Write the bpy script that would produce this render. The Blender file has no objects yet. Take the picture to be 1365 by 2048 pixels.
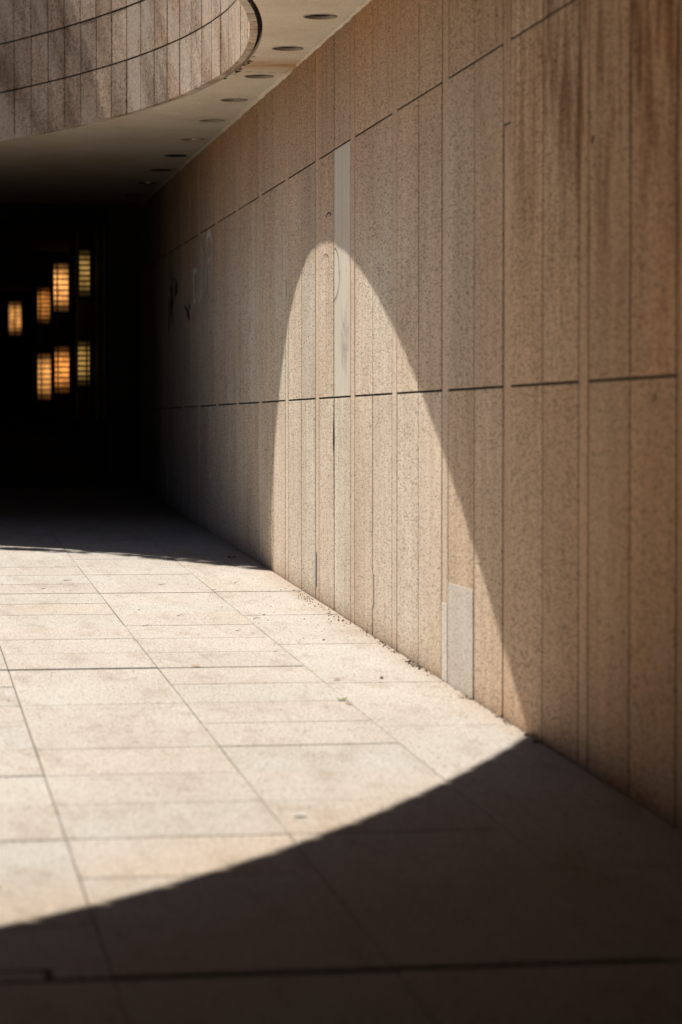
import bpy, bmesh, math, random
from mathutils import Vector, Matrix
random.seed(11)
C = bpy.context.scene.collection
R = math.radians
SC = bpy.context.scene

# ------------------------------------------------------------------ setting out
CAM_Z = 1.495
F_PX = 5500.0
WALL_X = 2.34            # face of the long wall
SLOPE = 0.03477          # the paving climbs into the passage
SOF = 3.60               # soffit height
HALL_Y = 26.2            # where the lit passage ends and the dark hall begins
FAC_X = 2.03             # window wall of the dark hall
def gz(y): return SLOPE * y

# ------------------------------------------------------------------ helpers
def tag(o, label=None, cat=None, group=None, kind=None):
    if label: o['label'] = label
    if cat: o['category'] = cat
    if group: o['group'] = group
    if kind: o['kind'] = kind
    return o
def empty(name, loc=(0, 0, 0), label=None, cat=None, group=None):
    o = bpy.data.objects.new(name, None); C.objects.link(o); o.location = loc
    o.empty_display_size = .1
    return tag(o, label, cat, group)
def link_mesh(name, me, m, parent=None, smooth=False):
    me.materials.clear(); me.materials.append(m)
    if smooth:
        for p in me.polygons: p.use_smooth = True
    o = bpy.data.objects.new(name, me); C.objects.link(o)
    if parent is not None:
        o.parent = parent
        o.matrix_parent_inverse = Matrix.Translation(parent.location).inverted()
    return o
def obj(name, bm, m, parent=None, smooth=False):
    bmesh.ops.recalc_face_normals(bm, faces=bm.faces)
    me = bpy.data.meshes.new(name); bm.to_mesh(me); bm.free()
    return link_mesh(name, me, m, parent, smooth)
def box(bm, x0, x1, y0, y1, z0, z1, bev=0.0):
    """axis aligned box; z0/z1 may be functions of y"""
    f0 = z0 if callable(z0) else (lambda y: z0)
    f1 = z1 if callable(z1) else (lambda y: z1)
    v = [bm.verts.new(p) for p in
         ((x0, y0, f0(y0)), (x1, y0, f0(y0)), (x1, y1, f0(y1)), (x0, y1, f0(y1)),
          (x0, y0, f1(y0)), (x1, y0, f1(y0)), (x1, y1, f1(y1)), (x0, y1, f1(y1)))]
    fs = [bm.faces.new([v[i] for i in q]) for q in
          ((0, 3, 2, 1), (4, 5, 6, 7), (0, 1, 5, 4), (1, 2, 6, 5), (2, 3, 7, 6), (3, 0, 4, 7))]
    if bev:
        es = list({e for f in fs for e in f.edges})
        bmesh.ops.bevel(bm, geom=es, offset=bev, segments=1, affect='EDGES', profile=.5)
def lathe(bm, cx, cy, prof, n=32):
    rings = [[bm.verts.new((cx + r * math.cos(2 * math.pi * i / n), cy + r * math.sin(2 * math.pi * i / n), z))
              for i in range(n)] for r, z in prof]
    for a, b in zip(rings, rings[1:]):
        for i in range(n):
            bm.faces.new((a[i], a[(i + 1) % n], b[(i + 1) % n], b[i]))
    return rings

# ------------------------------------------------------------------ materials
class NT:
    def __init__(s, name):
        s.m = bpy.data.materials.new(name); s.m.use_nodes = True
        s.t = s.m.node_tree; s.t.nodes.clear()
        s.out = s.n('ShaderNodeOutputMaterial')
    def n(s, typ, **kw):
        nd = s.t.nodes.new(typ)
        for k, v in kw.items():
            if k.startswith('i_'): nd.inputs[k[2:].replace('_', ' ')].default_value = v
            else: setattr(nd, k, v)
        return nd
    def l(s, a, b): s.t.links.new(a, b)
    def math(s, op, a, b=None, c=None, clamp=False):
        nd = s.n('ShaderNodeMath', operation=op, use_clamp=clamp)
        for i, x in enumerate((a, b, c)):
            if x is None: continue
            if hasattr(x, 'is_output'): s.l(x, nd.inputs[i])
            else: nd.inputs[i].default_value = x
        return nd.outputs[0]
    def mix(s, fac, a, b, mode='MIX'):
        nd = s.n('ShaderNodeMix', data_type='RGBA', blend_type=mode)
        for i, x in ((0, fac), (6, a), (7, b)):
            if hasattr(x, 'is_output'): s.l(x, nd.inputs[i])
            elif i == 0: nd.inputs[0].default_value = x
            else: nd.inputs[i].default_value = (*x, 1) if len(x) == 3 else x
        return nd.outputs[2]
    def ramp(s, fac, stops, interp='LINEAR'):
        nd = s.n('ShaderNodeValToRGB'); cr = nd.color_ramp; cr.interpolation = interp
        while len(cr.elements) < len(stops): cr.elements.new(.5)
        for e, (p, c) in zip(cr.elements, stops):
            e.position = p; e.color = (*c, 1) if not isinstance(c, (int, float)) else (c, c, c, 1)
        s.l(fac, nd.inputs[0]); return nd.outputs[0]
    def noise(s, vec, scale, detail=2.0, rough=.5, dist=0.0):
        nd = s.n('ShaderNodeTexNoise'); nd.inputs['Scale'].default_value = scale
        nd.inputs['Detail'].default_value = detail; nd.inputs['Roughness'].default_value = rough
        nd.inputs['Distortion'].default_value = dist
        s.l(vec, nd.inputs['Vector']); return nd.outputs['Fac']
    def scaled(s, vec, sc):
        nd = s.n('ShaderNodeVectorMath', operation='MULTIPLY'); s.l(vec, nd.inputs[0]); nd.inputs[1].default_value = sc
        return nd.outputs[0]
    def bsdf(s, col, rough=.85, bump=None, strength=.5, dist=.002, spec=.3, metallic=0.0):
        b = s.n('ShaderNodeBsdfPrincipled')
        if hasattr(col, 'is_output'): s.l(col, b.inputs['Base Color'])
        else: b.inputs['Base Color'].default_value = (*col, 1)
        if hasattr(rough, 'is_output'): s.l(rough, b.inputs['Roughness'])
        else: b.inputs['Roughness'].default_value = rough
        b.inputs['Specular IOR Level'].default_value = spec
        b.inputs['Metallic'].default_value = metallic
        if bump is not None:
            bp = s.n('ShaderNodeBump'); bp.inputs['Strength'].default_value = strength; bp.inputs['Distance'].default_value = dist
            s.l(bump, bp.inputs['Height']); s.l(bp.outputs[0], b.inputs['Normal'])
        s.l(b.outputs[0], s.out.inputs[0]); return b
    def coords(s, by_object=True, attr=None):
        tc = s.n('ShaderNodeTexCoord'); v = tc.outputs['Object']
        rnd = None
        if attr:
            a = s.n('ShaderNodeAttribute', attribute_name=attr); rnd = a.outputs['Fac']
        elif by_object:
            rnd = s.n('ShaderNodeObjectInfo').outputs['Random']
        if rnd is not None:
            cb = s.n('ShaderNodeCombineXYZ')
            for i, k in enumerate((31., 17., 23.)): s.l(s.math('MULTIPLY', rnd, k), cb.inputs[i])
            ad = s.n('ShaderNodeVectorMath', operation='ADD'); s.l(v, ad.inputs[0]); s.l(cb.outputs[0], ad.inputs[1])
            return v, ad.outputs[0], rnd
        return v, v, None

def stone(name, light, mid, dark, grain, tone=.3, streak=.35, bump=.6, bdist=.002, attr=None, warm=(.62, .40, .24), cool=(.46, .44, .42),
          by_object=True, blotch=.35, shade_grime=False, light_streaks=False, sq=1.0, speck=(.32, .44, .60), tintamt=.45):
    t = NT(name)
    v, vo, rnd = t.coords(by_object, attr)
    vq = t.scaled(vo, (1, sq, 1)) if sq != 1 else vo
    vn = t.n('ShaderNodeTexVoronoi', feature='F1'); vn.inputs['Scale'].default_value = grain; vn.inputs['Randomness'].default_value = 1.0
    t.l(vq, vn.inputs['Vector'])
    sx = t.n('ShaderNodeSeparateColor'); t.l(vn.outputs['Color'], sx.inputs[0])
    cell = sx.outputs[0]
    fine = t.noise(vq, grain * 2.1, 2.0, .6); mid_n = t.noise(vq, grain * .45, 3.0, .6)
    g = t.math('ADD', t.math('MULTIPLY', cell, .34), t.math('ADD', t.math('MULTIPLY', fine, .80), t.math('MULTIPLY', mid_n, .24)))
    g = t.math('MULTIPLY', g, .72)
    col = t.ramp(g, [(speck[0], dark), (speck[1], mid), (speck[2], light)])
    # second, rarer population of dark aggregate
    g2 = t.noise(vq, grain * .8, 1.0, .5)
    col = t.mix(t.ramp(g2, [(.25, .55), (.32, 0.)]), col, dark)
    if rnd is not None:
        r2 = t.math('FRACT', t.math('MULTIPLY', rnd, 7.31)); r3 = t.math('FRACT', t.math('MULTIPLY', rnd, 13.7))
        tint = t.mix(r2, warm, cool)
        col = t.mix(tintamt, col, t.mix(1.0, col, t.mix(.0, t.ramp(r2, [(0, tuple(min(1.6, w / .42) for w in warm)), (1, tuple(w / .42 for w in cool))]), cool), 'MULTIPLY'))
        k = t.math('MULTIPLY_ADD', r3, tone, 1 - tone * .5)
        kk = t.n('ShaderNodeCombineColor')
        for i in range(3): t.l(k, kk.inputs[i])
        col = t.mix(1.0, col, kk.outputs[0], 'MULTIPLY')
    # vertical weather streaks, plus broad blotches
    s1 = t.noise(t.scaled(vo, (6, 6, .34)), 1.7, 6.0, .66)
    col = t.mix(t.math('MULTIPLY', t.ramp(s1, [(.42, 1.), (.62, 0.)]), streak), col, t.mix(1.0, col, (.52, .44, .36), 'MULTIPLY'))
    s2 = t.noise(t.scaled(v, (1, 1, .7)), 1.5, 6.0, .62)
    col = t.mix(t.math('MULTIPLY', t.ramp(s2, [(.36, 1.), (.60, 0.)]), blotch), col, t.mix(1.0, col, (.50, .40, .30), 'MULTIPLY'))
    s3 = t.noise(t.scaled(v, (2, 2, 1.2)), 5.5, 5.0, .7)
    col = t.mix(t.math('MULTIPLY', t.ramp(s3, [(.30, 1.), (.40, 0.)]), .35), col, t.mix(1.0, col, (.4, .32, .25), 'MULTIPLY'))
    if shade_grime:  # real dirt and stains, plus shade tones painted into the wall colour
        sep = t.n('ShaderNodeSeparateXYZ'); t.l(v, sep.inputs[0])
        up = t.math('MULTIPLY_ADD', sep.outputs[2], 1 / 1.25, -2.3 / 1.25, clamp=True)   # under the soffit: brown stain plus a painted shade tone
        nearness = t.math('MULTIPLY_ADD', sep.outputs[1], -1 / 4.4, 12.6 / 4.4, clamp=True)  # near end browned too, its warm shade put into the colour
        st = t.math('MULTIPLY', t.math('MAXIMUM', t.math('MULTIPLY', up, .85), t.math('MULTIPLY', nearness, .85)),
                    t.math('MULTIPLY_ADD', s2, .7, .55), clamp=True)
        col = t.mix(st, col, t.mix(1.0, col, (.72, .415, .19), 'MULTIPLY'))
        wy = t.math('MULTIPLY_ADD', sep.outputs[1], -1 / 2., 11.2 / 2., clamp=True); wz = t.math('MULTIPLY_ADD', sep.outputs[2], 1 / .9, -1.75 / .9, clamp=True)
        ws = t.ramp(t.noise(t.scaled(v, (1, 3.2, .55)), 2.4, 7.0, .72), [(.40, 1.), (.54, 0.)])
        col = t.mix(t.math('MULTIPLY', t.math('MULTIPLY', wy, wz), t.math('MULTIPLY', ws, .95)), col, t.mix(1.0, col, (.36, .24, .15), 'MULTIPLY'))
        zf = t.math('SUBTRACT', sep.outputs[2], t.math('MULTIPLY', sep.outputs[1], SLOPE))
        base = t.math('MULTIPLY', t.math('POWER', t.math('MULTIPLY_ADD', zf, -1 / .16, 1.0, clamp=True), 2.), t.math('MULTIPLY_ADD', s2, 1.6, -.1), clamp=True)
        col = t.mix(t.math('MULTIPLY', base, .8), col, t.mix(1.0, col, (.50, .39, .29), 'MULTIPLY'))
        far_shade = t.math('MULTIPLY_ADD', sep.outputs[1], 1 / 5.0, -19.9 / 5.0, clamp=True)  # wall fades to dark towards the hall: painted shade
        col = t.mix(t.math('MULTIPLY', far_shade, .97), col, t.mix(1.0, col, (.08, .062, .045), 'MULTIPLY'))
    if light_streaks:      # diagonal streaks of reflected light painted into the cladding colour
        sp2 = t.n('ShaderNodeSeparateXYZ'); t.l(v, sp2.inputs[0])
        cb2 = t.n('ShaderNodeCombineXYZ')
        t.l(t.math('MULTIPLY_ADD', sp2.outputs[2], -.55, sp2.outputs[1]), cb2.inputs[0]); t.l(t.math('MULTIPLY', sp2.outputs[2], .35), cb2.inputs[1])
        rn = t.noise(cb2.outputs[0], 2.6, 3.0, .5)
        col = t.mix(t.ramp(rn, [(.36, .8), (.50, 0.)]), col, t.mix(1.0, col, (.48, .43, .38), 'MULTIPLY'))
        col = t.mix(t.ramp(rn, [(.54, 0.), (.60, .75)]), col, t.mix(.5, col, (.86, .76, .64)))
    h = t.math('ADD', g, t.math('MULTIPLY', g2, .7))
    t.bsdf(col, .9, h, bump, bdist, .2)
    return t.m

M = {}
M['wall'] = stone('aggregate_panel', (1., .945, .83), (.98, .875, .73), (.25, .18, .125), 180, shade_grime=True, speck=(.345, .45, .55), bump=1.0, bdist=.0035, tone=.17, tintamt=.35, streak=.24, blotch=.25, sq=.3, warm=(.50, .40, .33), cool=(.45, .43, .415))
M['strip'] = stone('smooth_joint_strip', (.96, .875, .75), (.86, .765, .64), (.50, .41, .32), 150, sq=.3, bump=.4, shade_grime=True, streak=.2, tone=.1, tintamt=.2, blotch=.2)
M['pale'] = stone('pale_render', (1., .945, .83), (1., .925, .80), (.86, .77, .64), 150, bump=.2, blotch=.1, streak=.15, tintamt=0.)
M['grey'] = stone('grey_mortar', (1., .935, .85), (.95, .875, .78), (.46, .40, .33), 170, sq=.3, bump=.6, blotch=.2, tintamt=0., streak=.1)
M['fascia'] = stone('bush_hammered_cladding', (.86, .73, .60), (.63, .525, .42), (.20, .15, .11), 75, bump=.9, bdist=.004, tone=.26, tintamt=.3, streak=.25, blotch=.3, light_streaks=True)
M['fascia_rest'] = stone('bush_hammered_cladding_run', (.86, .73, .60), (.63, .525, .42), (.20, .15, .11), 75, bump=.9, bdist=.004, attr='tone', tintamt=.3)

def paving():
    t = NT('granite_paving')
    v, vo, rnd = t.coords(False, 'tone')
    g = t.noise(t.scaled(vo, (1, .35, 1)), 130, 3.0, .65)
    col = t.ramp(g, [(.35, (.40, .355, .31)), (.47, (.66, .612, .565)), (.62, (.76, .72, .675))])
    r2 = t.math('FRACT', t.math('MULTIPLY', rnd, 5.77)); r3 = t.math('FRACT', t.math('MULTIPLY', rnd, 11.3))
    col = t.mix(.45, col, t.mix(1.0, col, t.ramp(r2, [(0, (1., .91, .82)), (.5, (1, .97, .93)), (1, (.96, .97, .95))]), 'MULTIPLY'))
    k = t.math('MULTIPLY_ADD', r3, .05, .985); kk = t.n('ShaderNodeCombineColor')
    for i in range(3): t.l(k, kk.inputs[i])
    col = t.mix(1.0, col, kk.outputs[0], 'MULTIPLY')
    s = t.noise(t.scaled(v, (1, .35, 1)), 2.6, 7.0, .68)
    col = t.mix(t.math('MULTIPLY', t.ramp(s, [(.34, 1.), (.58, 0.)]), .34), col, t.mix(1.0, col, (.72, .65, .57), 'MULTIPLY'))
    s2 = t.noise(t.scaled(v, (1, .5, 1)), 15, 5.0, .7)
    col = t.mix(t.math('MULTIPLY', t.ramp(s2, [(.27, 1.), (.36, 0.)]), .5), col, t.mix(1.0, col, (.55, .44, .34), 'MULTIPLY'))
    # dirt gathered along the foot of the wall
    sep = t.n('ShaderNodeSeparateXYZ'); t.l(v, sep.inputs[0])
    d = t.math('MULTIPLY_ADD', sep.outputs[0], 1 / .22, -(WALL_X - .22) / .22, clamp=True)
    d = t.math('MULTIPLY', t.math('POWER', d, 2.0), t.math('MULTIPLY_ADD', s, 1.2, .0), clamp=True)
    col = t.mix(t.math('MULTIPLY', d, .8), col, t.mix(1.0, col, (.70, .52, .36), 'MULTIPLY'))
    # shade painted into the floor towards the far hall and the near end
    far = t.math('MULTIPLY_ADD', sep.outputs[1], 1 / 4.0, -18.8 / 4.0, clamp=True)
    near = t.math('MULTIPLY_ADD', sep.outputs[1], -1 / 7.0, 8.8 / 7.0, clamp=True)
    shade_dark = t.math('MAXIMUM', far, t.math('MULTIPLY', near, .55))
    col = t.mix(t.math('MULTIPLY', shade_dark, .9), col, t.mix(1.0, col, (.15, .10, .06), 'MULTIPLY'))
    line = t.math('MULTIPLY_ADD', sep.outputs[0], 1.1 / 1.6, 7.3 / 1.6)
    wm = t.math('MULTIPLY_ADD', sep.outputs[1], -1 / 1.6, line, clamp=True)  # warm tone of the near shade tinted into the slabs
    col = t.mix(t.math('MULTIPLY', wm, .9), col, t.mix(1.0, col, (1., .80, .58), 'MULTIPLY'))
    s4 = t.noise(t.scaled(v, (1, .3, 1)), 6.5, 8.0, .75)
    col = t.mix(t.ramp(s4, [(.38, .5), (.49, 0.)]), col, t.mix(1.0, col, (.74, .67, .59), 'MULTIPLY'))
    h = t.math('ADD', t.math('MULTIPLY', g, .8), t.math('MULTIPLY', s2, 1.2))
    t.bsdf(col, .8, h, .35, .002, .25)
    return t.m
M['paving'] = paving()

M['bounce_paving'] = None
def plain(name, c, rough=.9, var=.35, scale=3.0, bump=.2, metallic=0., spec=.2):
    t = NT(name); v, vo, _ = t.coords(False)
    s = t.noise(v, scale, 6, .65); s2 = t.noise(v, scale * 25, 3, .6)
    col = t.mix(t.math('MULTIPLY', s, 1.0), tuple(x * (1 - var) for x in c), tuple(min(1, x * (1 + var)) for x in c))
    col = t.mix(t.ramp(s2, [(.3, .35), (.5, 0.)]), col, tuple(x * .5 for x in c))
    t.bsdf(col, rough, s2, bump, .001, spec, metallic); return t.m
M['bounce_paving'] = plain('bounce_floor', (.90, .82, .71), .85, .12)  # unseen left floor, whitened to bounce light onto wall and soffit
M['joint'] = plain('dark_joint_dirt', (.022, .017, .013))
M['bed'] = plain('joint_sand', (.11, .083, .06), var=.6, scale=6)
M['shade_dark'] = plain('shaded_concrete', (.020, .016, .013))  # near-black concrete, deep shade put into the colour
M['hallblack'] = plain('hall_darkness', (.010, .008, .007))  # the hall's darkness given as a near-black colour
M['mull'] = plain('bronze_mullion', (.12, .095, .065), .45)
M['backcon'] = plain('raw_concrete', (.24, .19, .145))
M['added_wall_dark'] = plain('added_wall_concrete', (.06, .048, .038))
M['spray_black'] = plain('black_spray_paint', (.006, .006, .006), .6)
M['pen'] = plain('black_marker', (.03, .022, .018), .7)
M['pencil'] = plain('faint_pencil', (.66, .61, .54), .8, .1)
M['spray_white'] = plain('faded_white_spray_paint', (.97, .91, .83), .8, .05)
M['filler'] = plain('pale_filler', (.70, .64, .56), .9)
M['slate'] = plain('grey_chip', (.36, .36, .36), .9)
M['trim'] = plain('soffit_bead', (.44, .355, .26), .9, scale=9)
M['crumb'] = plain('grit_crumb', (.22, .16, .11), .9, scale=30)
M['pebble'] = plain('pebble_stone', (.50, .42, .34), .8, scale=40)
M['chip'] = plain('white_chip', (.95, .88, .78), .7, scale=40)
M['leaf_green'] = plain('leaf_green', (.30, .28, .07), .6, scale=40)
M['leaf_yellow'] = plain('leaf_yellow', (.60, .42, .10), .6, scale=40)
M['leaf_brown'] = plain('leaf_brown', (.42, .25, .14), .7, scale=40)
M['stain'] = plain('brown_stain', (.24, .155, .095), .9, .5, 30)
M['twig'] = plain('twig_bark', (.06, .042, .03), .9, scale=40)
M['foliage'] = plain('foliage', (.05, .08, .025), .7, scale=20)
M['lampmetal'] = plain('lamp_reflector', (.62, .55, .44), .35, .15, 30, .1, .9, .5)
M['lampcan'] = plain('lamp_can', (.035, .024, .016), .7, .3, 20)
M['lampring'] = plain('lamp_ring', (.40, .32, .235), .6, .3, 20)

def soffit_mat():
    t = NT('soffit_render'); v, vo, _ = t.coords(False)
    g = t.noise(v, 60, 4, .6); s = t.noise(t.scaled(v, (1, .8, 1)), 1.8, 7, .65); s2 = t.noise(t.scaled(v, (2.5, 14, 1)), 2.2, 5, .7)
    col = t.ramp(g, [(.30, (.80, .66, .49)), (.5, (.95, .81, .63)), (.7, (.99, .87, .69))])
    col = t.mix(t.math('MULTIPLY', t.ramp(s, [(.36, 1.), (.58, 0.)]), .4), col, t.mix(1.0, col, (.66, .54, .41), 'MULTIPLY'))
    col = t.mix(t.math('MULTIPLY', t.ramp(s2, [(.27, 1.), (.33, 0.)]), .75), col, t.mix(1.0, col, (.32, .22, .14), 'MULTIPLY'))
    sep = t.n('ShaderNodeSeparateXYZ'); t.l(v, sep.inputs[0])
    # rust band where a joist leaks
    e = t.math('ABSOLUTE', t.math('SUBTRACT', sep.outputs[1], 15.98))
    band = t.math('MULTIPLY', t.math('SUBTRACT', 1.0, t.math('MULTIPLY', e, 1 / .38), clamp=True), t.math('MULTIPLY_ADD', s2, 2.2, -.35), clamp=True)
    col = t.mix(t.math('MULTIPLY', band, .95), col, t.mix(1.0, col, (.62, .33, .13), 'MULTIPLY'))
    e2 = t.math('ABSOLUTE', t.math('SUBTRACT', sep.outputs[1], 16.3))
    b2 = t.math('MULTIPLY', t.math('LESS_THAN', e2, .012), t.ramp(t.noise(v, 22, 3, .6), [(.42, 0.), (.55, 1.)]))
    col = t.mix(t.math('MULTIPLY', b2, .8), col, (.12, .075, .045))
    far = t.math('MULTIPLY_ADD', sep.outputs[1], 1 / 7.0, -18.2 / 7.0, clamp=True)  # far soffit darkened, deepening shade painted in
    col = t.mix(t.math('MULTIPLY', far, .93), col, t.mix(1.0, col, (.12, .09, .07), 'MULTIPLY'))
    t.bsdf(col, .9, t.math('ADD', g, t.math('MULTIPLY', s, .6)), .35, .003, .2); return t.m
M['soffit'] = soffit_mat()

def lit_pane(name, c, strength, z0, z1):
    t = NT(name); v, vo, _ = t.coords(False)
    sep = t.n('ShaderNodeSeparateXYZ'); t.l(v, sep.inputs[0])
    u = t.math('MULTIPLY_ADD', sep.outputs[2], 1 / (z1 - z0), -z0 / (z1 - z0), clamp=True)
    fade = t.ramp(u, [(0., .0), (.12, .12), (.30, .8), (.55, 1.), (.74, .85), (.9, .12), (1., .0)])
    n = t.noise(t.scaled(v, (14, 1, 7)), 1.0, 4, .6)
    st = t.math('MULTIPLY', t.math('MULTIPLY', fade, t.math('MULTIPLY_ADD', n, 2.2, -.15, clamp=False)), strength)
    e = t.n('ShaderNodeEmission'); e.inputs[0].default_value = (*c, 1); t.l(st, e.inputs[1])
    t.l(e.outputs[0], t.out.inputs[0]); return t.m

# ------------------------------------------------------------------ the round opening
OC = (-2.6, 15.6)
COEF = [5.8901, -0.3551, -1.1577, 0.0571, 0.217, 0.019, -0.0536, -0.0203, 0.01, 0.0068,
        0.1349, 0.0924, -0.0397, -0.0672, 0.0067, 0.0293, -0.0023, -0.007, 0.0053]
def rim_r(a):
    r = COEF[0]
    for k in range(1, 10):
        r += COEF[k] * math.cos(k * a) + COEF[9 + k] * math.sin(k * a)
    return r
NR = 1440
RIM = []
for i in range(NR):
    a = 2 * math.pi * i / NR; r = rim_r(a)
    x = r * math.cos(a)
    if x < 0: x *= 1 + 1.1 * min(1, -x / 2.5)        # opening stretched out of view to the left for more bounced sunlight
    yy = r * math.sin(a)
    if yy < 0 and OC[0] + x < -1.1:                   # unseen near side widened as well, to bounce more light
        u = min(1, (-1.1 - OC[0] - x) / 3.2); yy -= 6.5 * u * u * (3 - 2 * u) * min(1, -yy / 4.5)
    RIM.append(Vector((OC[0] + x, OC[1] + yy)))
NRM = []
for i in range(NR):
    d = RIM[(i + 1) % NR] - RIM[i - 1]; n = Vector((d.y, -d.x)).normalized(); NRM.append(n)   # outward
ARC = [0.0]
for i in range(NR): ARC.append(ARC[-1] + (RIM[(i + 1) % NR] - RIM[i]).length)
TOT = ARC[-1]
def rim_at(s, off=0.0):
    s %= TOT
    lo, hi = 0, NR
    while hi - lo > 1:
        m = (lo + hi) // 2
        if ARC[m] <= s: lo = m
        else: hi = m
    f = (s - ARC[lo]) / (ARC[lo + 1] - ARC[lo]); j = (lo + 1) % NR
    p = RIM[lo].lerp(RIM[j], f); n = NRM[lo].lerp(NRM[j], f)
    return p + n.normalized() * off

RISE = 2.0
canopy = empty('concrete_canopy', (WALL_X, 12, SOF),
               'pale concrete canopy roof with a large round opening ringed by curved stone cladding', 'canopy')

LAMPS = [(2.183, 14.04), (2.187, 15.25), (2.190, 16.49), (2.190, 17.71), (2.187, 18.92), (2.189, 20.18), (2.190, 21.42),
         (2.192, 22.63), (2.194, 23.87), (2.194, 25.10)]
LAMP_R = .084
def poly_spline(cu, pts):
    sp = cu.splines.new('POLY'); sp.points.add(len(pts) - 1); sp.use_cyclic_u = True
    for p, q in zip(sp.points, pts): p.co = (q[0], q[1], 0, 1)
cu = bpy.data.curves.new('soffit_outline', 'CURVE'); cu.dimensions = '2D'; cu.fill_mode = 'BOTH'; cu.extrude = .06
X_L, Y_B = -15.5, -7.0
poly_spline(cu, [(X_L, Y_B), (WALL_X + .3, Y_B), (WALL_X + .3, HALL_Y), (X_L, HALL_Y)])
poly_spline(cu, [RIM[i] + NRM[i] * .022 for i in range(0, NR, 5)])
for x, y in LAMPS:
    poly_spline(cu, [(x + LAMP_R * math.cos(2 * math.pi * i / 32), y + LAMP_R * math.sin(2 * math.pi * i / 32)) for i in range(32)])
tmp = bpy.data.objects.new('soffit_outline', cu); C.objects.link(tmp)
dg = bpy.context.evaluated_depsgraph_get()
me = bpy.data.meshes.new_from_object(tmp.evaluated_get(dg))
bpy.data.objects.remove(tmp)
for v in me.vertices: v.co.z += SOF + .06
me.name = 'soffit'
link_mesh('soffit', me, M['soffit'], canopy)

# backing ring behind the cladding, standing up as a parapet
bm = bmesh.new(); rings = []
for off, z in ((-.039, SOF + .03), (-.039, SOF + RISE - .01), (.28, SOF + RISE - .01), (.28, SOF + .03)):
    rings.append([bm.verts.new((*(RIM[i] + NRM[i] * off), z)) for i in range(0, NR, 4)])
n = len(rings[0])
for k in range(4):
    a, b = rings[k], rings[(k + 1) % 4]
    for i in range(n): bm.faces.new((a[i], a[(i + 1) % n], b[(i + 1) % n], b[i]))
obj('parapet', bm, M['joint'], canopy)

# cladding panels: .27 m wide stones in courses of .355 m
ROW = .355; NCOL = round(TOT / .272); CW = TOT / NCOL
def panel(bm, s0, s1, z0, z1, jit=0.0, lay=None, tone=0.0):
    k = 4; ins = []; outs = []
    for i in range(k + 1):
        s = s0 + (s1 - s0) * i / k
        p = rim_at(s, -.047 + jit); q = rim_at(s, -.004)
        ins.append((p, q))
    vb = [(bm.verts.new((*p, z0)), bm.verts.new((*p, z1)), bm.verts.new((*q, z0)), bm.verts.new((*q, z1))) for p, q in ins]
    fs = []
    for a, b in zip(vb, vb[1:]):
        fs += [bm.faces.new((a[0], b[0], b[1], a[1])), bm.faces.new((a[2], a[3], b[3], b[2])),
               bm.faces.new((a[0], a[2], b[2], b[0])), bm.faces.new((a[1], b[1], b[3], a[3]))]
    a, b = vb[0], vb[-1]
    fs += [bm.faces.new((a[0], a[1], a[3], a[2])), bm.faces.new((b[0], b[2], b[3], b[1]))]
    if lay is not None:
        for f in fs: f[lay] = tone
# arc position of the right-hand turn (the part the camera sees runs from there anticlockwise)
def in_view(s, row):
    p = rim_at(s)
    return p.x > .55 and 13.2 < p.y < 21.2 and row < 4
rest = bmesh.new(); lay = rest.faces.layers.float.new('tone')
z_b = SOF - .004
cnt = 0
for c in range(NCOL):
    s0 = c * CW + .010; s1 = (c + 1) * CW - .010
    for r in range(6):
        z0 = z_b + r * ROW + (.0065 if r else 0); z1 = z_b + (r + 1) * ROW - .0065
        if r == 5: z1 = SOF + RISE
        jit = random.uniform(-.002, .002)
        if in_view((s0 + s1) / 2, r) and cnt < 98:
            cnt += 1
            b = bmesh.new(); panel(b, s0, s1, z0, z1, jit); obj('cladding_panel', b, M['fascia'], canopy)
        else:
            panel(rest, s0, s1, z0, z1, jit, lay, random.random())
o = obj('cladding', rest, M['fascia_rest'], canopy); tag(o, kind='stuff')

# bead of rough mortar where soffit meets wall
bm = bmesh.new(); prev = None; y = 4.0
while y < HALL_Y:
    w = .018 + random.uniform(-.006, .008); h = .012 + random.uniform(-.005, .006)
    if 16.2 < y < 18.9: w += .012; h += .004
    pts = [(WALL_X - w, y, SOF + .01), (WALL_X - w * .9, y, SOF - h * .5), (WALL_X - .004, y, SOF - h), (WALL_X + .01, y, SOF - h * .9)]
    cur = [bm.verts.new(p) for p in pts]
    if prev:
        for k in range(3): bm.faces.new((prev[k], cur[k], cur[k + 1], prev[k + 1]))
    prev = cur; y += random.uniform(.03, .09)
obj('mortar_bead', bm, M['soffit'], canopy)
# broken rim edge: dark crumbled lip where the cladding has come away
bm = bmesh.new()
for k in range(26):
    y = 15.45 + random.gauss(.55, .24); 
    best = min(range(0, NR), key=lambda i: (RIM[i].y - y) ** 2 + (0 if RIM[i].x > 0 else 99))
    p = RIM[best] + NRM[best] * (.02 + abs(random.gauss(0, .013)))
    s = random.uniform(.004, .010)
    mat = Matrix.Translation((p.x, p.y, SOF - .002)) @ Matrix.Rotation(random.random() * 6, 4, 'Z') @ Matrix.Diagonal((s * random.uniform(.8, 2.), s, s * .5, 1))
    bmesh.ops.create_icosphere(bm, subdivisions=1, radius=1, matrix=mat)
tag(obj('crumbled_edge', bm, M['joint'], canopy), kind='stuff')

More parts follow.
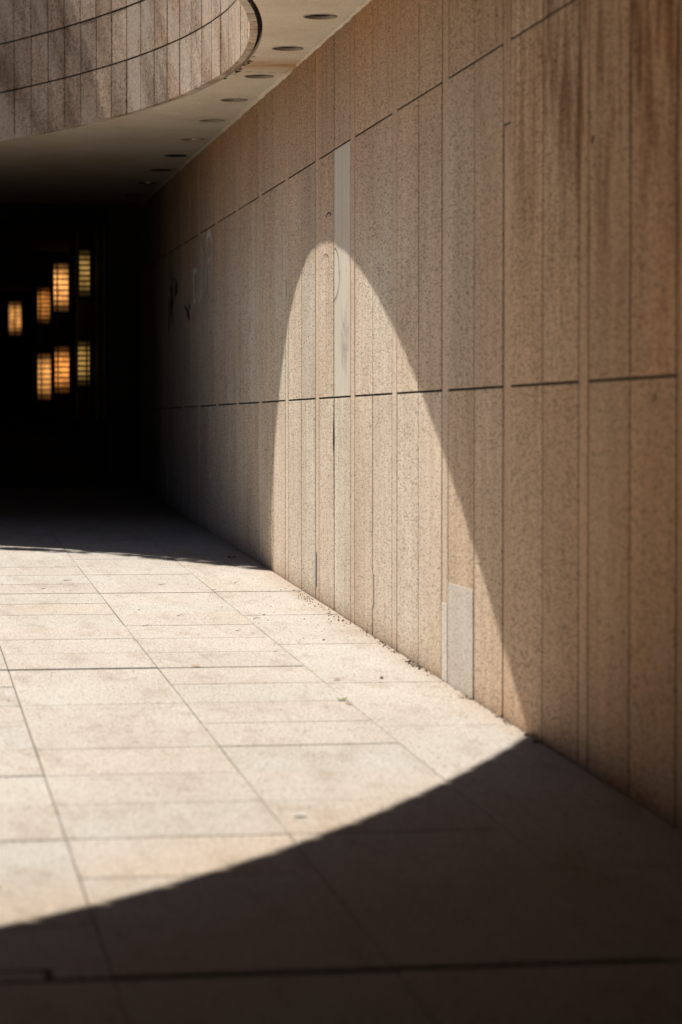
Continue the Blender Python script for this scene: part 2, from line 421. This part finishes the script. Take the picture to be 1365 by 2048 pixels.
# recessed lamps
ORD = ['nearest the camera', 'second from the camera', 'third from the camera', 'fourth from the camera', 'fifth from the camera',
       'sixth from the camera', 'seventh from the camera', 'third from the dark end', 'second from the dark end', 'at the dark end of the row']
LOOK = ['open', 'open', 'shallow', 'bulb', 'open', 'bulb', 'shallow', 'shallow', 'bulb', 'shallow']
WORD = dict(open='empty round lamp recess', shallow='shallow round lamp recess', bulb='round recessed lamp with a metal reflector')
for (x, y), look, where in zip(LAMPS, LOOK, ORD):
    lamp = empty('recessed_lamp', (x, y, SOF), f'{WORD[look]} in the soffit strip, {where}', 'ceiling lamp', 'recessed lamps in a row along the soffit strip')
    dep = dict(open=.10, shallow=.03, bulb=.075)[look]
    b = bmesh.new(); rg = lathe(b, x, y, [(LAMP_R - .001, SOF + .001), (LAMP_R - .004, SOF + dep), (LAMP_R * .3, SOF + dep + .004)])
    b.faces.new(rg[-1]); obj('housing', b, M['lampcan'], lamp, True)
    b = bmesh.new(); lathe(b, x, y, [(LAMP_R + .006, SOF + .0015), (LAMP_R + .004, SOF - .004), (LAMP_R - .005, SOF - .004), (LAMP_R - .006, SOF + .012)])
    obj('trim_ring', b, M['lampring' if y < 20.8 else 'shade_dark'], lamp, True)  # far rings get a darker copy, shade in the colour
    if look == 'bulb':
        b = bmesh.new(); rg = lathe(b, x, y, [(.045, SOF + .004), (.042, SOF + .03), (.022, SOF + .06)]); b.faces.new(rg[-1])
        obj('reflector', b, M['lampmetal'], lamp, True)
        b = bmesh.new(); rg = lathe(b, x, y, [(.004, SOF + .006), (.016, SOF + .012), (.02, SOF + .026), (.012, SOF + .045)]); b.faces.new(rg[0]); b.faces.new(rg[-1])
        obj('bulb', b, M['filler'], lamp, True)

# unseen walls added beyond the frame to keep light out, and the lintel where the dark hall starts
b = bmesh.new(); box(b, X_L - .3, X_L, Y_B, HALL_Y, -.6, SOF + .1); obj('added_outer_wall', b, M['added_wall_dark'], canopy)
b = bmesh.new(); box(b, X_L - .3, WALL_X + .3, Y_B - .3, Y_B, -.8, SOF + .1); obj('added_outer_wall', b, M['shade_dark'], canopy)
b = bmesh.new(); box(b, X_L, WALL_X, HALL_Y, HALL_Y + .4, SOF - .16, SOF + .3); obj('lintel', b, M['hallblack'], canopy)

# ------------------------------------------------------------------ the long panelled wall
wall = empty('panelled_wall', (WALL_X, 15, gz(15)), 'long brown wall of tall aggregate stone panels divided by vertical strips', 'wall')
PITCH = 1.198; Y0 = 9.18; SW = .118
Z_L, Z_U = 1.648, 2.972
b = bmesh.new(); box(b, WALL_X + .0045, WALL_X + .3, Y_B, HALL_Y + .4, -.9, SOF + .25); obj('backing', b, M['joint'], wall)
b = bmesh.new()      # bays nearer than the picture shows
for k in range(-13, -1):
    yc = Y0 + k * PITCH
    for p, q in ((yc - SW / 2, yc + SW / 2), (yc + SW / 2 + .014, yc + PITCH / 2 - .004), (yc + PITCH / 2 + .004, yc + PITCH - SW / 2 - .014)):
        for z0, z1 in (((-.8, Z_L - .005), (Z_L + .005, Z_U - .005), (Z_U + .005, SOF + .05)) if q - p > .2 else ((-.8, SOF + .05),)):
            box(b, WALL_X, WALL_X + .02, p, q, z0, z1, .0016)
tag(obj('wall_cladding', b, M['wall'], wall), kind='stuff')
def low(y): return gz(y) - .03
npan = 0
for k in range(-1, 15):
    yc = Y0 + k * PITCH
    if yc > HALL_Y - .02: continue
    # the strip itself
    b = bmesh.new()
    if k == 1:   # this one was replaced from head height up: two lengths that do not quite meet
        box(b, WALL_X + .003, WALL_X + .02, yc - SW / 2, yc + SW / 2, low, 2.655, .002)
        box(b, WALL_X + .001, WALL_X + .02, yc - SW / 2 + .006, yc + SW / 2 + .004, 2.662, SOF + .02, .002)
    else:
        box(b, WALL_X + random.uniform(-.0005, .0015), WALL_X + .02, yc - SW / 2, yc + SW / 2, low, SOF + .02, .002)
    obj('joint_strip', b, M['strip'], wall)
    a0 = yc + SW / 2; a1 = yc + PITCH - SW / 2; mid = (a0 + a1) / 2
    a1 = min(a1, HALL_Y - .02)
    for h, (p, q) in enumerate(((a0, mid), (mid, a1))):
        if q - p < .05: continue
        for r, (z0, z1) in enumerate(((low, Z_L), (Z_L, Z_U), (Z_U, SOF + .02))):
            ws = [random.choice((.006, .008, .010)) if k > 2 else random.choice((.008, .010)), random.choice((.011, .014, .017))]      # mid joint, strip joint
            gl, gr = (ws[1], ws[0]) if h == 0 else (ws[0], ws[1])
            if k == 4 and h == 0: gr = .010
            if k == 4 and h == 1: gl = .018
            g0 = .005; g1 = .005
            zz0 = z0 if r == 0 else z0 + g0
            zz1 = z1 - g1 if r < 2 else z1
            x = WALL_X + random.uniform(-.0012, .0012)
            pale = (k == 4 and r == 1 and h == 0)
            bb = bmesh.new(); box(bb, x, WALL_X + .019, p + gl, q - gr, zz0, zz1, .0016)
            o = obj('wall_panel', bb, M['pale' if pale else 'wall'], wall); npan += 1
            if pale: o['label'] = 'smooth pale grey replacement panel, half caught in the sun patch'
# repairs
def plate(name, y0, y1, z0, z1, m, label=None, proud=.003, bev=.001):
    b = bmesh.new(); box(b, WALL_X - proud, WALL_X + .012, y0, y1, z0, z1, bev); o = obj(name, b, m, wall)
    if label: o['label'] = label
    return o
plate('repair_patch', 10.988, 11.500, low, .826, M['grey'], 'pale grey mortar patch at the foot of the wall', .0018)
plate('repair_patch', 11.516, 11.632, low, .735, M['grey'], 'narrow grey patch on the strip beside the larger patch', .0018)
plate('joint_filler', 17.60, 17.645, .63, 1.02, M['filler'], None, .003)
plate('joint_filler', 15.185, 15.235, .60, .79, M['slate'], None, .003)
plate('joint_filler', 13.335, 13.365, .61, .77, M['filler'], None, .003)
plate('joint_filler', 16.37, 16.40, 2.27, 2.36, M['filler'], None, .004)
b = bmesh.new()   # widened black crack in the heavy joint below the pale panel
ys = [(1.63, .008), (1.60, .010), (1.55, .013), (1.47, .026), (1.40, .03), (1.34, .012), (1.2, .008), (1.0, .006)]
pv = None
for z, w in ys:
    c = [b.verts.new((WALL_X - .0035, 14.578 - w * .6, z)), b.verts.new((WALL_X - .0035, 14.578 + w * .4, z))]
    if pv: b.faces.new((pv[0], pv[1], c[1], c[0]))
    pv = c
obj('crack', b, M['joint'], wall)
# drawn marks on the wall
LIFT = [0]
def stroke(bm, pts, w, x=WALL_X - .0028):
    for (y0, z0), (y1, z1) in zip(pts, pts[1:]):
        d = Vector((y1 - y0, z1 - z0))
        if d.length < 1e-6: continue
        d.normalize(); nn = Vector((-d.y, d.x)) * w / 2; e = d * w * .25
        LIFT[0] += 1; w = w; xx = x - LIFT[0] * 6e-6
        q = [(y0 - e.x + nn.x, z0 - e.y + nn.y), (y1 + e.x + nn.x, z1 + e.y + nn.y), (y1 + e.x - nn.x, z1 + e.y - nn.y), (y0 - e.x - nn.x, z0 - e.y - nn.y)]
        bm.faces.new([bm.verts.new((xx, *p)) for p in q])
def arc(cy, cz, ry, rz, a0, a1, n=18):
    return [(cy + ry * math.cos(R(a0 + (a1 - a0) * i / n)), cz + rz * math.sin(R(a0 + (a1 - a0) * i / n))) for i in range(n + 1)]
b = bmesh.new()
stroke(b, arc(14.745, 2.618, .085, .030, 10, 170), .0075)
obj('marker_scrawl', b, M['pen'], wall)
b = bmesh.new()
stroke(b, arc(14.575, 2.305, .20, .138, 178, 270), .006); 
stroke(b, arc(14.545, 2.305, .155, .138, 185, 95), .006)
stroke(b, arc(14.845, 2.385, .11, .045, 20, 160), .004)
stroke(b, arc(14.80, 2.13, .07, .03, 0, 120), .003)
obj('marker_scrawl', b, M['pen'], wall)
b = bmesh.new()
for k in range(8):
    y = random.uniform(14.10, 14.36); z = random.uniform(1.98, 2.20); pts = []
    for i in range(16):
        pts.append((y + .055 * math.sin(i * .55 + k) + random.uniform(-.004, .004), z - i * random.uniform(.010, .024)))
    stroke(b, pts, .0026)
obj('pencil_scribble', b, M['pencil'], wall)
# dripping pale letters, half washed off, on the dark far panels
b = bmesh.new()
def drip(y, z0, z1, w): stroke(b, [(y, z0), (y + .004, (z0 + z1) / 2), (y, z1)], w)
stroke(b, [(20.95, 2.89), (20.95, 2.48)], 0.035); stroke(b, [(20.95, 2.86), (20.83, 2.80), (20.82, 2.52)], 0.030)
stroke(b, arc(20.42, 2.84, .17, .09, 175, 5), 0.051); stroke(b, [(20.59, 2.86), (20.59, 2.5)], 0.025); stroke(b, [(20.25, 2.86), (20.25, 2.66)], 0.032)
stroke(b, [(20.5, 2.88), (20.5, 2.72), (20.35, 2.74)], 0.035)
stroke(b, [(21.45, 2.72), (21.45, 2.46)], 0.039); stroke(b, arc(21.36, 2.64, .10, .07, 180, -20), 0.034)
stroke(b, [(21.10, 2.66), (21.10, 2.44), (20.98, 2.50), (20.98, 2.68)], 0.032)
stroke(b, [(20.85, 2.62), (20.74, 2.45), (20.68, 2.66), (20.56, 2.46)], 0.030)
stroke(b, [(20.46, 2.7), (20.46, 2.5)], 0.035)
stroke(b, [(21.50, 2.48), (21.35, 2.46), (21.2, 2.51)], 0.027)
for k in range(26): drip(random.uniform(20.25, 21.55), random.uniform(2.5, 2.82), random.uniform(2.36, 2.5), random.uniform(.010, .02))
obj('graffiti', b, M['spray_white'], wall)['label'] = 'washed out pale spray painted letters with drips'
b = bmesh.new()
for k in range(11):
    y = random.gauss(23.15, .2); z = random.gauss(2.66, .09)
    stroke(b, [(y, z), (y + random.uniform(-.12, .12), z - random.uniform(.05, .28))], random.uniform(.02, .06))
for k in range(6):
    y = random.gauss(22.0, .1); z = random.gauss(2.42, .04)
    stroke(b, [(y, z), (y + random.uniform(-.14, .14), z - random.uniform(.02, .08))], .022)
obj('graffiti', b, M['spray_black'], wall)['label'] = 'black spray paint smears in the shadow'
b = bmesh.new()
for y, z, s in ((8.27, 1.585, .013), (8.29, 1.57, .008), (9.10, 2.55, .010), (9.06, 2.46, .014), (9.15, 2.40, .009), (8.95, 2.43, .006), (8.92, 2.30, .008), (17.3, 1.03, .007), (15.9, .75, .006), (19.2, 1.8, .012), (14.95, 1.05, .006)):
    vs = [b.verts.new((WALL_X - .003, y + s * random.uniform(.6, 1.2) * math.cos(t * .785), z + s * 1.3 * random.uniform(.6, 1.2) * math.sin(t * .785))) for t in range(8)]
    b.faces.new(vs)
obj('spot_stain', b, M['stain'], wall)

# ------------------------------------------------------------------ paving
bm = bmesh.new(); lay = bm.faces.layers.float.new('tone')
def slab(x0, x1, y0, y1, dz=0.0, g=(.002, .002, .004, .004), tone=None):
    x0 += g[0]; x1 -= g[1]; y0 += g[2]; y1 -= g[3]
    c = .0025
    tl = [random.uniform(-.0008, .0008) for _ in range(2)]
    def z(x, y): return gz(y) + dz + tl[0] * (x - x0) + tl[1] * (y - y0)
    lo = [bm.verts.new((x, y, gz(y) - .03)) for x, y in ((x0, y0), (x1, y0), (x1, y1), (x0, y1))]
    md = [bm.verts.new((x, y, z(x, y) - c)) for x, y in ((x0, y0), (x1, y0), (x1, y1), (x0, y1))]
    hi = [bm.verts.new((x, y, z(x, y))) for x, y in ((x0 + c, y0 + c), (x1 - c, y0 + c), (x1 - c, y1 - c), (x0 + c, y1 - c))]
    fs = [bm.faces.new(hi)]
    for a, b in ((lo, md), (md, hi)):
        for i in range(4): fs.append(bm.faces.new((a[i], a[(i + 1) % 4], b[(i + 1) % 4], b[i])))
    t = random.random() if tone is None else tone
    for f in fs:
        f[lay] = t
        if x1 < -2.0: f.material_index = 1
XS = [1.82 - .66 * k for k in range(11)] + [-10.4, -15.6]
YP = .583; YB = 6.32
WIDE = {0: .022, 10: .020, 16: .020}
for k in range(-22, 36):
    y0 = YB + k * YP; y1 = y0 + YP
    if y0 > HALL_Y: break
    y1 = min(y1, HALL_Y)
    for i in range(len(XS) - 1):
        x1, x0 = XS[i], XS[i + 1]
        ga = WIDE.get(k, random.choice((.0012, .002, .0025, .004, .006))) ; gb = WIDE.get(k + 1, random.choice((.0012, .002, .003)))
        if k == 10 and i == 0: ga = .008
        if k == 16 and i == 0: ga = .006
        jl = random.uniform(.0013, .0026); jr = random.uniform(.0013, .0026)
        yj = random.uniform(-.006, .006) if k not in WIDE else 0
        dz = random.uniform(-.0012, .0012)
        if i == 2 and k == 0:      # strip let into the joint by the left edge of the picture
            slab(x0, x1, y0 + .105, y1, dz, (jl, jr, .010, gb))
            slab(x0, .36, y0, y0 + .105, dz - .002, (jl, .016, .018, .008)); slab(.36, x1, y0, y0 + .105, dz, (.004, jr, .02, -.012))
            continue
        slab(x0, x1, y0 + yj, y1, dz, (jl, jr, ga, gb))
# border course against the wall: longer stones
yb = YB - 23 * YP
cuts = []
y = -7.0
strong = YB + 16 * YP
ylist = [-7.0 + 1.45 * k for k in range(9)] + [6.32, 7.45, 8.65, 10.24, 11.54, 13.0, 14.35, strong, 17.4, 18.9, 20.4, 21.9, 23.4, 24.9, HALL_Y]
ylist = sorted(v for v in ylist if v < 5.5 or v >= 6.32)
for y0, y1 in zip(ylist, ylist[1:]):
    w0 = .017 if abs(y0 - strong) < 1e-6 else (.016 if y0 == 6.32 else random.choice((.0015, .002)))
    w1 = .022 if y1 == 6.32 else .003 if abs(y1 - strong) > 1e-6 else .006
    slab(1.82, WALL_X - .002, y0, y1, random.uniform(-.001, .001), (.0016, .004, w0, w1))
fl = obj('paving', bm, M['paving']); fl.data.materials.append(M['bounce_paving']); tag(fl, kind='structure')
b = bmesh.new()
v = [b.verts.new((x, y, gz(y) - .0045)) for x, y in ((-60, -60), (60, -60), (60, 120), (-60, 120))]; b.faces.new(v)
tag(obj('ground', b, M['bed']), kind='structure')

b = bmesh.new()      # tar in the three wide movement joints
for k in (0, 10, 16):
    yj = YB + k * YP
    xa, xb_ = (-15, WALL_X - .004) if k != 10 else (-15, 1.158)
    v = [b.verts.new((x, y, gz(y) - .0036)) for x, y in ((xa, yj - .03), (xb_, yj - .03), (xb_, yj + .03), (xa, yj + .03))]; b.faces.new(v)
v = [b.verts.new((x, y, gz(y) - .0034)) for x, y in ((-.18, 6.351), (.40, 6.351), (.40, 6.45), (-.18, 6.45))]; b.faces.new(v)
tag(obj('paving_joints', b, M['joint']), kind='structure')

# ------------------------------------------------------------------ dark hall beyond
HZ = gz(HALL_Y)
hall = empty('dark_hall', (FAC_X, HALL_Y + 18, HZ), 'unlit black hall at the end of the passage with barred amber windows', 'building')
HF = HALL_Y + 40
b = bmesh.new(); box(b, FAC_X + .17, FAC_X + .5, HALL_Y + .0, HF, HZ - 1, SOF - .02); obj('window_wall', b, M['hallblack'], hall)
b = bmesh.new(); box(b, FAC_X - .004, WALL_X + .016, HALL_Y - .03, HALL_Y - .002, HZ - .5, SOF - .004); obj('end_pier', b, M['shade_dark'], hall)
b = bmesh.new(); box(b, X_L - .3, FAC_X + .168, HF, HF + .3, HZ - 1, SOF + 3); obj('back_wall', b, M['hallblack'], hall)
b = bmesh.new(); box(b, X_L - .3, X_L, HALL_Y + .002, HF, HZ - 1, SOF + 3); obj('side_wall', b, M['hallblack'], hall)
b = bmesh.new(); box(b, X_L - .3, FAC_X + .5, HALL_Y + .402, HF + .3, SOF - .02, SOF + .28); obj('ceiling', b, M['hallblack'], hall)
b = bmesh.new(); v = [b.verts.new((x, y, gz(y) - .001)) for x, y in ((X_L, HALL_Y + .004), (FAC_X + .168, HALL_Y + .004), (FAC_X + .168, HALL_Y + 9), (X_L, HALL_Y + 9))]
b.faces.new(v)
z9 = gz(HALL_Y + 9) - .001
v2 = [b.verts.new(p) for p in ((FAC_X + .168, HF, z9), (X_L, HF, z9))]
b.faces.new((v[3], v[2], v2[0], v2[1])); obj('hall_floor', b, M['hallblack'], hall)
# barred windows facing the passage, in two tiers on the returns of the stepped window wall:
# (distance along, x range, z range, colour, brightness, vertical bar position)
AMB = (1.0, .36, .075); AMB2 = (1.0, .42, .11); OLV = (.85, .48, .12)
WINS = [(30.0, 1.972, 2.130, 2.895, 3.415, OLV, .46, .22), (33.4, 1.936, 2.112, 2.870, 3.465, AMB2, 1.6, .24), (37.8, 1.972, 2.137, 2.890, 3.395, AMB, .7, .2), (42.8, 1.790, 1.976, 2.890, 3.425, AMB2, .95, .5),
        (30.0, 1.972, 2.125, 1.925, 2.425, OLV, .5, .80), (33.4, 1.948, 2.118, 1.885, 2.465, AMB, 1.15, .2), (37.8, 1.972, 2.145, 1.845, 2.495, AMB2, 1.05, .24)]
for i, (y, x0, x1, z0, z1, c, st, vb) in enumerate(WINS):
    b = bmesh.new()     # frame: box casing round the opening
    for q in ((x0 - .035, x0, z0 - .03, z1 + .03), (x1, x1 + .06, z0 - .03, z1 + .03), (x0, x1, z0 - .03, z0), (x0, x1, z1, z1 + .03)):
        box(b, q[0], q[1], y - .03, y + .12, q[2], q[3])
    fr = obj('window', b, M['hallblack'], hall)
    b = bmesh.new(); v = [b.verts.new((px, y + .05, pz)) for px, pz in ((x0, z0), (x1, z0), (x1, z1), (x0, z1))]; b.faces.new(v)
    obj('pane', b, lit_pane('amber_pane_%s' % 'abcdefg'[i], c, st, z0, z1), fr)
    b = bmesh.new()
    nb = 9
    for k in range(1, nb):
        z = z0 + (z1 - z0) * k / nb; box(b, x0, x1, y - .004, y + .004, z - .0095, z + .0095)
    xm = x0 + (x1 - x0) * vb; box(b, xm - .010, xm + .010, y - .0045, y + .0045, z0, z1)
    obj('bars', b, M['hallblack'], fr)
for px, y in ((1.938, 29.4), (2.150, 29.4), (2.168, 28.6)):
    b = bmesh.new(); box(b, px, px + .022, y, y + .05, 1.56, 3.56); obj('mullion', b, M['mull'], hall)

# ------------------------------------------------------------------ litter on the paving
def leaf_mesh(bm, L, W, curl=.25):
    rows = 7; prev = None
    for i in range(rows):
        u = i / (rows - 1); w = W * math.sin(math.pi * min(.98, u * .93 + .035)) ** .8; zc = curl * L * (u - .45) ** 2 * 2 + .3 * W
        cur = [bm.verts.new(((u - .5) * L, s * w, zc - abs(s) * w * .28)) for s in (-1, 0, 1)]
        if prev:
            for k in range(2): bm.faces.new((prev[k], cur[k], cur[k + 1], prev[k + 1]))
        prev = cur
    # stalk
    q = [bm.verts.new(p) for p in ((-.5 * L, -.0008, curl * L * .4), (-.5 * L, .0008, curl * L * .4), (-.78 * L, .0008, curl * L * .2), (-.78 * L, -.0008, curl * L * .2))]
    bm.faces.new(q)
def place(o, x, y, rz, dz=.003, rx=0, ry=0):
    o.location = (x, y, gz(y) + dz); o.rotation_euler = (rx, ry, rz)
def leaf(x, y, L, m, rz, label, W=None, curl=.3, group='fallen leaves on the paving'):
    L *= .8; b = bmesh.new(); leaf_mesh(b, L, (W or L * .34) * .8, curl * .35); o = obj('fallen_leaf', b, M[m], None, True)
    tag(o, label, 'leaf', group); place(o, x, y, rz, .004, random.uniform(-.08, .08), random.uniform(-.06, .06)); return o
leaf(1.795, 10.98, .062, 'leaf_green', .4, 'green curled leaf on the long paving joint in the sun', .020, .5)
leaf(1.805, 10.86, .042, 'leaf_brown', 2.0, 'small reddish leaf just in front of the green leaf', .016, .3)
leaf(1.33, 12.17, .050, 'leaf_yellow', .2, 'yellow leaf lying on the dark cross joint in the sun', .018, .4)
leaf(2.325, 10.46, .05, 'leaf_brown', 1.1, 'tan leaf against the wall foot right of the grey patch', .02, .5)
leaf(2.30, 11.02, .045, 'leaf_brown', .6, 'tan leaf at the wall foot under the grey patch', .02, .5)
leaf(1.235, 8.36, .055, 'chip', .15, 'pale dry leaf near the shadow edge in the foreground', .022, .2)
leaf(.262, 7.42, .05, 'chip', .3, 'pale dry leaf at the left edge close to the front shadow', .022, .2)
leaf(1.88, 11.64, .05, 'leaf_brown', .1, 'brown leaf beside the last cross joint before the green leaf', .016, .3)
leaf(2.20, 17.95, .08, 'twig', .4, 'dark leaf in the shade by the wall beyond the sunlit floor', .03, .5)
def twig(x, y, L, rz, label):
    b = bmesh.new(); p = Vector((-L / 2, 0, 0)); pts = [p.copy()]
    for i in range(4): p = p + Vector((L / 4, random.uniform(-.12, .12) * L, random.uniform(0, .10) * L)); pts.append(p.copy())
    n = 5; prev = None
    for i, q in enumerate(pts):
        r = .003 * (1 - .12 * i)
        cur = [b.verts.new((q.x, q.y + r * math.cos(2 * math.pi * k / n), q.z + r + r * math.sin(2 * math.pi * k / n))) for k in range(n)]
        if prev:
            for k in range(n): b.faces.new((prev[k], cur[k], cur[(k + 1) % n], prev[(k + 1) % n]))
        else: b.faces.new(cur)
        prev = cur
    b.faces.new(prev)
    q = pts[2]; s = [b.verts.new(v) for v in ((q.x, q.y, q.z + .003), (q.x + .004, q.y + .002, q.z + .004), (q.x + .2 * L, q.y + .22 * L, q.z + .008))]; b.faces.new(s)
    o = obj('twig', b, M['twig']); o.scale = (.55, .55, .55); tag(o, label, 'twig', 'twigs scattered on the sunlit paving'); place(o, x, y, rz, .001); return o
twig(.86, 15.93, .05, .2, 'dark twig at the left edge just beyond the dark cross joint')
twig(1.03, 16.45, .09, .0, 'long thin twig on the left paving near the far shadow')
twig(1.56, 16.08, .075, .1, 'dark twig in the middle paving beyond the dark cross joint')
twig(2.01, 16.17, .07, .8, 'dark twig on the border course near the wall in the far sun')
twig(1.30, 14.66, .03, .5, 'short black twig in the second paving course this side of the dark joint')
twig(1.49, 14.33, .08, .2, 'forked twig in the middle of the sunlit paving')
twig(1.86, 14.12, .07, .3, 'thin twig on the border beside the long joint')
twig(1.26, 13.86, .06, .0, 'fine twig lying by the joint left of centre')
twig(1.76, 12.69, .032, .4, 'short dark twig just left of the long joint')
twig(1.70, 13.6, .05, .1, 'fine twig between the forked twig and the short dark twig')
twig(1.83, 15.75, .05, -.1, 'thin twig resting beside the dark joint where the border begins')
def stone_obj(x, y, s, m, label):
    s *= .7
    b = bmesh.new(); bmesh.ops.create_icosphere(b, subdivisions=2, radius=s)
    for v in b.verts:
        v.co *= random.uniform(.82, 1.12); v.co.z = max(v.co.z * .7, -.45 * s)
    o = obj('pebble', b, M[m], None, True); tag(o, label, 'pebble', 'pebbles on the paving'); place(o, x, y, random.random() * 6, .42 * s); return o
stone_obj(2.08, 11.66, .012, 'leaf_brown', 'lone dark pebble on the sunlit border course')
stone_obj(2.318, 9.93, .016, 'pebble', 'pebble at the wall foot just inside the front shadow')
stone_obj(2.312, 9.76, .019, 'pebble', 'larger pebble at the wall foot deeper in the front shadow')
stone_obj(2.14, 7.94, .008, 'chip', 'tiny pale pebble glinting on the dark foreground paving')
stone_obj(2.06, 13.15, .010, 'chip', 'white pebble on the sunlit border course')
stone_obj(1.93, 14.35, .009, 'chip', 'white pebble beside the thin twig on the border')
# uncountable grit along the foot of the wall
b = bmesh.new()
def grit(x, y, s):
    mat = Matrix.Translation((x, y, gz(y) + s * .35)) @ Matrix.Rotation(random.random() * 6, 4, (random.random(), random.random(), random.random() + .1)) @ Matrix.Diagonal((s * random.uniform(.8, 1.8), s, s * .7, 1))
    bmesh.ops.create_icosphere(b, subdivisions=1, radius=1, matrix=mat)
for k in range(130):
    y = random.triangular(13.4, 15.9, 15.2); grit(WALL_X - .02 - abs(random.gauss(0, .045)) - max(0, (15.4 - y)) * .008, y, random.uniform(.0012, .0042))
for k in range(130):
    y = random.uniform(9.4, 14.2); grit(WALL_X - .006 - abs(random.gauss(0, .014)), y, random.uniform(.001, .0032) * (1.4 if random.random() < .12 else 1))
for c in range(12):
    y = random.uniform(10., 13.6)
    for k in range(9): grit(WALL_X - .012 - abs(random.gauss(0, .016)), y + random.gauss(0, .05), random.uniform(.0015, .0050))
for k in range(110): grit(random.uniform(.2, 2.3), random.uniform(9.0, 18.5), random.uniform(.001, .0028))
for k in range(80): grit(random.uniform(1.75, 2.3), random.uniform(13, 16.5), random.uniform(.001, .003))
tag(obj('grit', b, M['crumb']), 'brown grit and crumbs gathered along the foot of the wall', 'grit', None, 'stuff')

# ------------------------------------------------------------------ creepers on top of the far parapet
def rim_by_x(x):
    i = min(range(NR), key=lambda j: abs(RIM[j].x - x) + (0 if RIM[j].y > 17 else 99))
    return RIM[i], NRM[i]
def creeper(sprigs, label):
    """sprigs: (x along the rim, height above the parapet, width, leaves)"""
    bmv = bmesh.new(); s = bmesh.new(); q0, n0 = rim_by_x(sprigs[0][0])
    t = empty('trailing_creeper', (*(q0 + n0 * .1), SOF + RISE), label, 'plant', 'creepers on the parapet above the opening')
    for x, h, wd, n in [(a_, b_ * 1.95, c_ * 1.1, int(d_ * 2.4)) for a_, b_, c_, d_ in sprigs]:
        p, nn = rim_by_x(x); tan = Vector((-nn.y, nn.x))
        for k in range(n):
            u = random.gauss(0, .42) * wd; hh = h + random.gauss(0, .045)
            c = Vector((*(p + tan * u - nn * random.uniform(-.05, .12)), SOF + RISE + max(.02, hh)))
            L = random.uniform(.07, .15); W = L * random.uniform(.2, .34); a = random.random() * 6.28
            d = Vector((math.cos(a), math.sin(a), random.uniform(-.5, .5))).normalized(); sd = Vector((-math.sin(a), math.cos(a), random.uniform(-.4, .4)))
            vs = [bmv.verts.new(c + d * L * a_ + sd * W * b_) for a_, b_ in ((-.5, 0), (-.1, .5), (.25, .35), (.55, 0), (.25, -.35), (-.1, -.5))]
            bmv.faces.new(vs)
    obj('leaves', bmv, M['foliage'], t)
    # one wandering stem along the coping that carries the sprigs
    pts = [(*(rim_by_x(x)[0]), SOF + RISE + h * .85) for x, h, wd, n in sprigs]
    prev = None
    for a in pts:
        cur = [s.verts.new((a[0] + .006 * math.cos(2.1 * k), a[1] + .006 * math.sin(2.1 * k), a[2])) for k in range(3)]
        if prev:
            for k in range(3): s.faces.new((prev[k], cur[k], cur[(k + 1) % 3], prev[(k + 1) % 3]))
        prev = cur
    obj('stem', s, M['twig'], t)
creeper([(-.30, .06, .20, 26), (-.16, .20, .22, 20), (-.05, .34, .26, 34), (.06, .16, .16, 14), (.16, .40, .22, 42), (.27, .30, .16, 16), (.36, .48, .22, 40),
         (.42, .12, .2, 26), (.50, .42, .18, 26), (.60, .34, .20, 40), (.66, .14, .2, 30), (.72, .26, .16, 26)],
        'leafy creeper whose shadow frays the far edge of the sunlit floor near the wall')
creeper([(-1.05, .26, .2, 26), (-.92, .24, .22, 40), (-.78, .22, .2, 26), (-.66, .3, .18, 14)],
        'leafy creeper whose shadow frays the far sun edge at the left of the picture')

# ------------------------------------------------------------------ sun, sky, camera
SUN = Vector((-.337, .705, 1.0)).normalized()
el = math.asin(SUN.z); az = math.atan2(SUN.x, SUN.y)
w = bpy.data.worlds.new('World'); SC.world = w; w.use_nodes = True
nt = w.node_tree; nt.nodes.clear()
sky = nt.nodes.new('ShaderNodeTexSky'); sky.sky_type = 'NISHITA'; sky.sun_disc = False
sky.sun_elevation = el; sky.sun_rotation = az; sky.air_density = .5; sky.dust_density = .8; sky.ozone_density = .3
bg = nt.nodes.new('ShaderNodeBackground'); bg.inputs[1].default_value = .05
wo = nt.nodes.new('ShaderNodeOutputWorld'); nt.links.new(sky.outputs[0], bg.inputs[0]); nt.links.new(bg.outputs[0], wo.inputs[0])
ld = bpy.data.lights.new('sun', 'SUN'); ld.energy = 5.0; ld.angle = R(.53); ld.color = (1.0, .94, .845)
so = bpy.data.objects.new('sun', ld); C.objects.link(so); so.location = (-4, 20, 14)
so.rotation_euler = (-SUN).to_track_quat('-Z', 'Y').to_euler()

th = math.atan((682.5 + 215.0) / F_PX); pit = math.atan((1024 - 852.0) / F_PX)
fw = Vector((math.sin(th) * math.cos(pit), math.cos(th) * math.cos(pit), -math.sin(pit)))
rt = Vector((math.cos(th), -math.sin(th), 0)); up = rt.cross(fw)
cd = bpy.data.cameras.new('camera'); co = bpy.data.objects.new('camera', cd); C.objects.link(co)
mw = Matrix((rt, up, -fw)).transposed().to_4x4(); mw.translation = (0, 0, CAM_Z); co.matrix_world = mw
cd.sensor_fit = 'VERTICAL'; cd.sensor_height = 36.0; cd.lens = 36.0 * F_PX / 2048.0
cd.clip_start = .1; cd.clip_end = 1000
cd.dof.use_dof = True; cd.dof.focus_distance = 15.5; cd.dof.aperture_fstop = 2.8
SC.camera = co

SC.view_settings.view_transform = 'Standard'; SC.view_settings.look = 'None'
SC.view_settings.exposure = 0; SC.view_settings.gamma = 1
SC.render.engine = 'CYCLES'
cy = SC.cycles
cy.max_bounces = 6; cy.diffuse_bounces = 1; cy.glossy_bounces = 2; cy.transmission_bounces = 2
cy.sample_clamp_indirect = 4.0
cy.use_denoising = True
SC.render.resolution_x = 682; SC.render.resolution_y = 1024
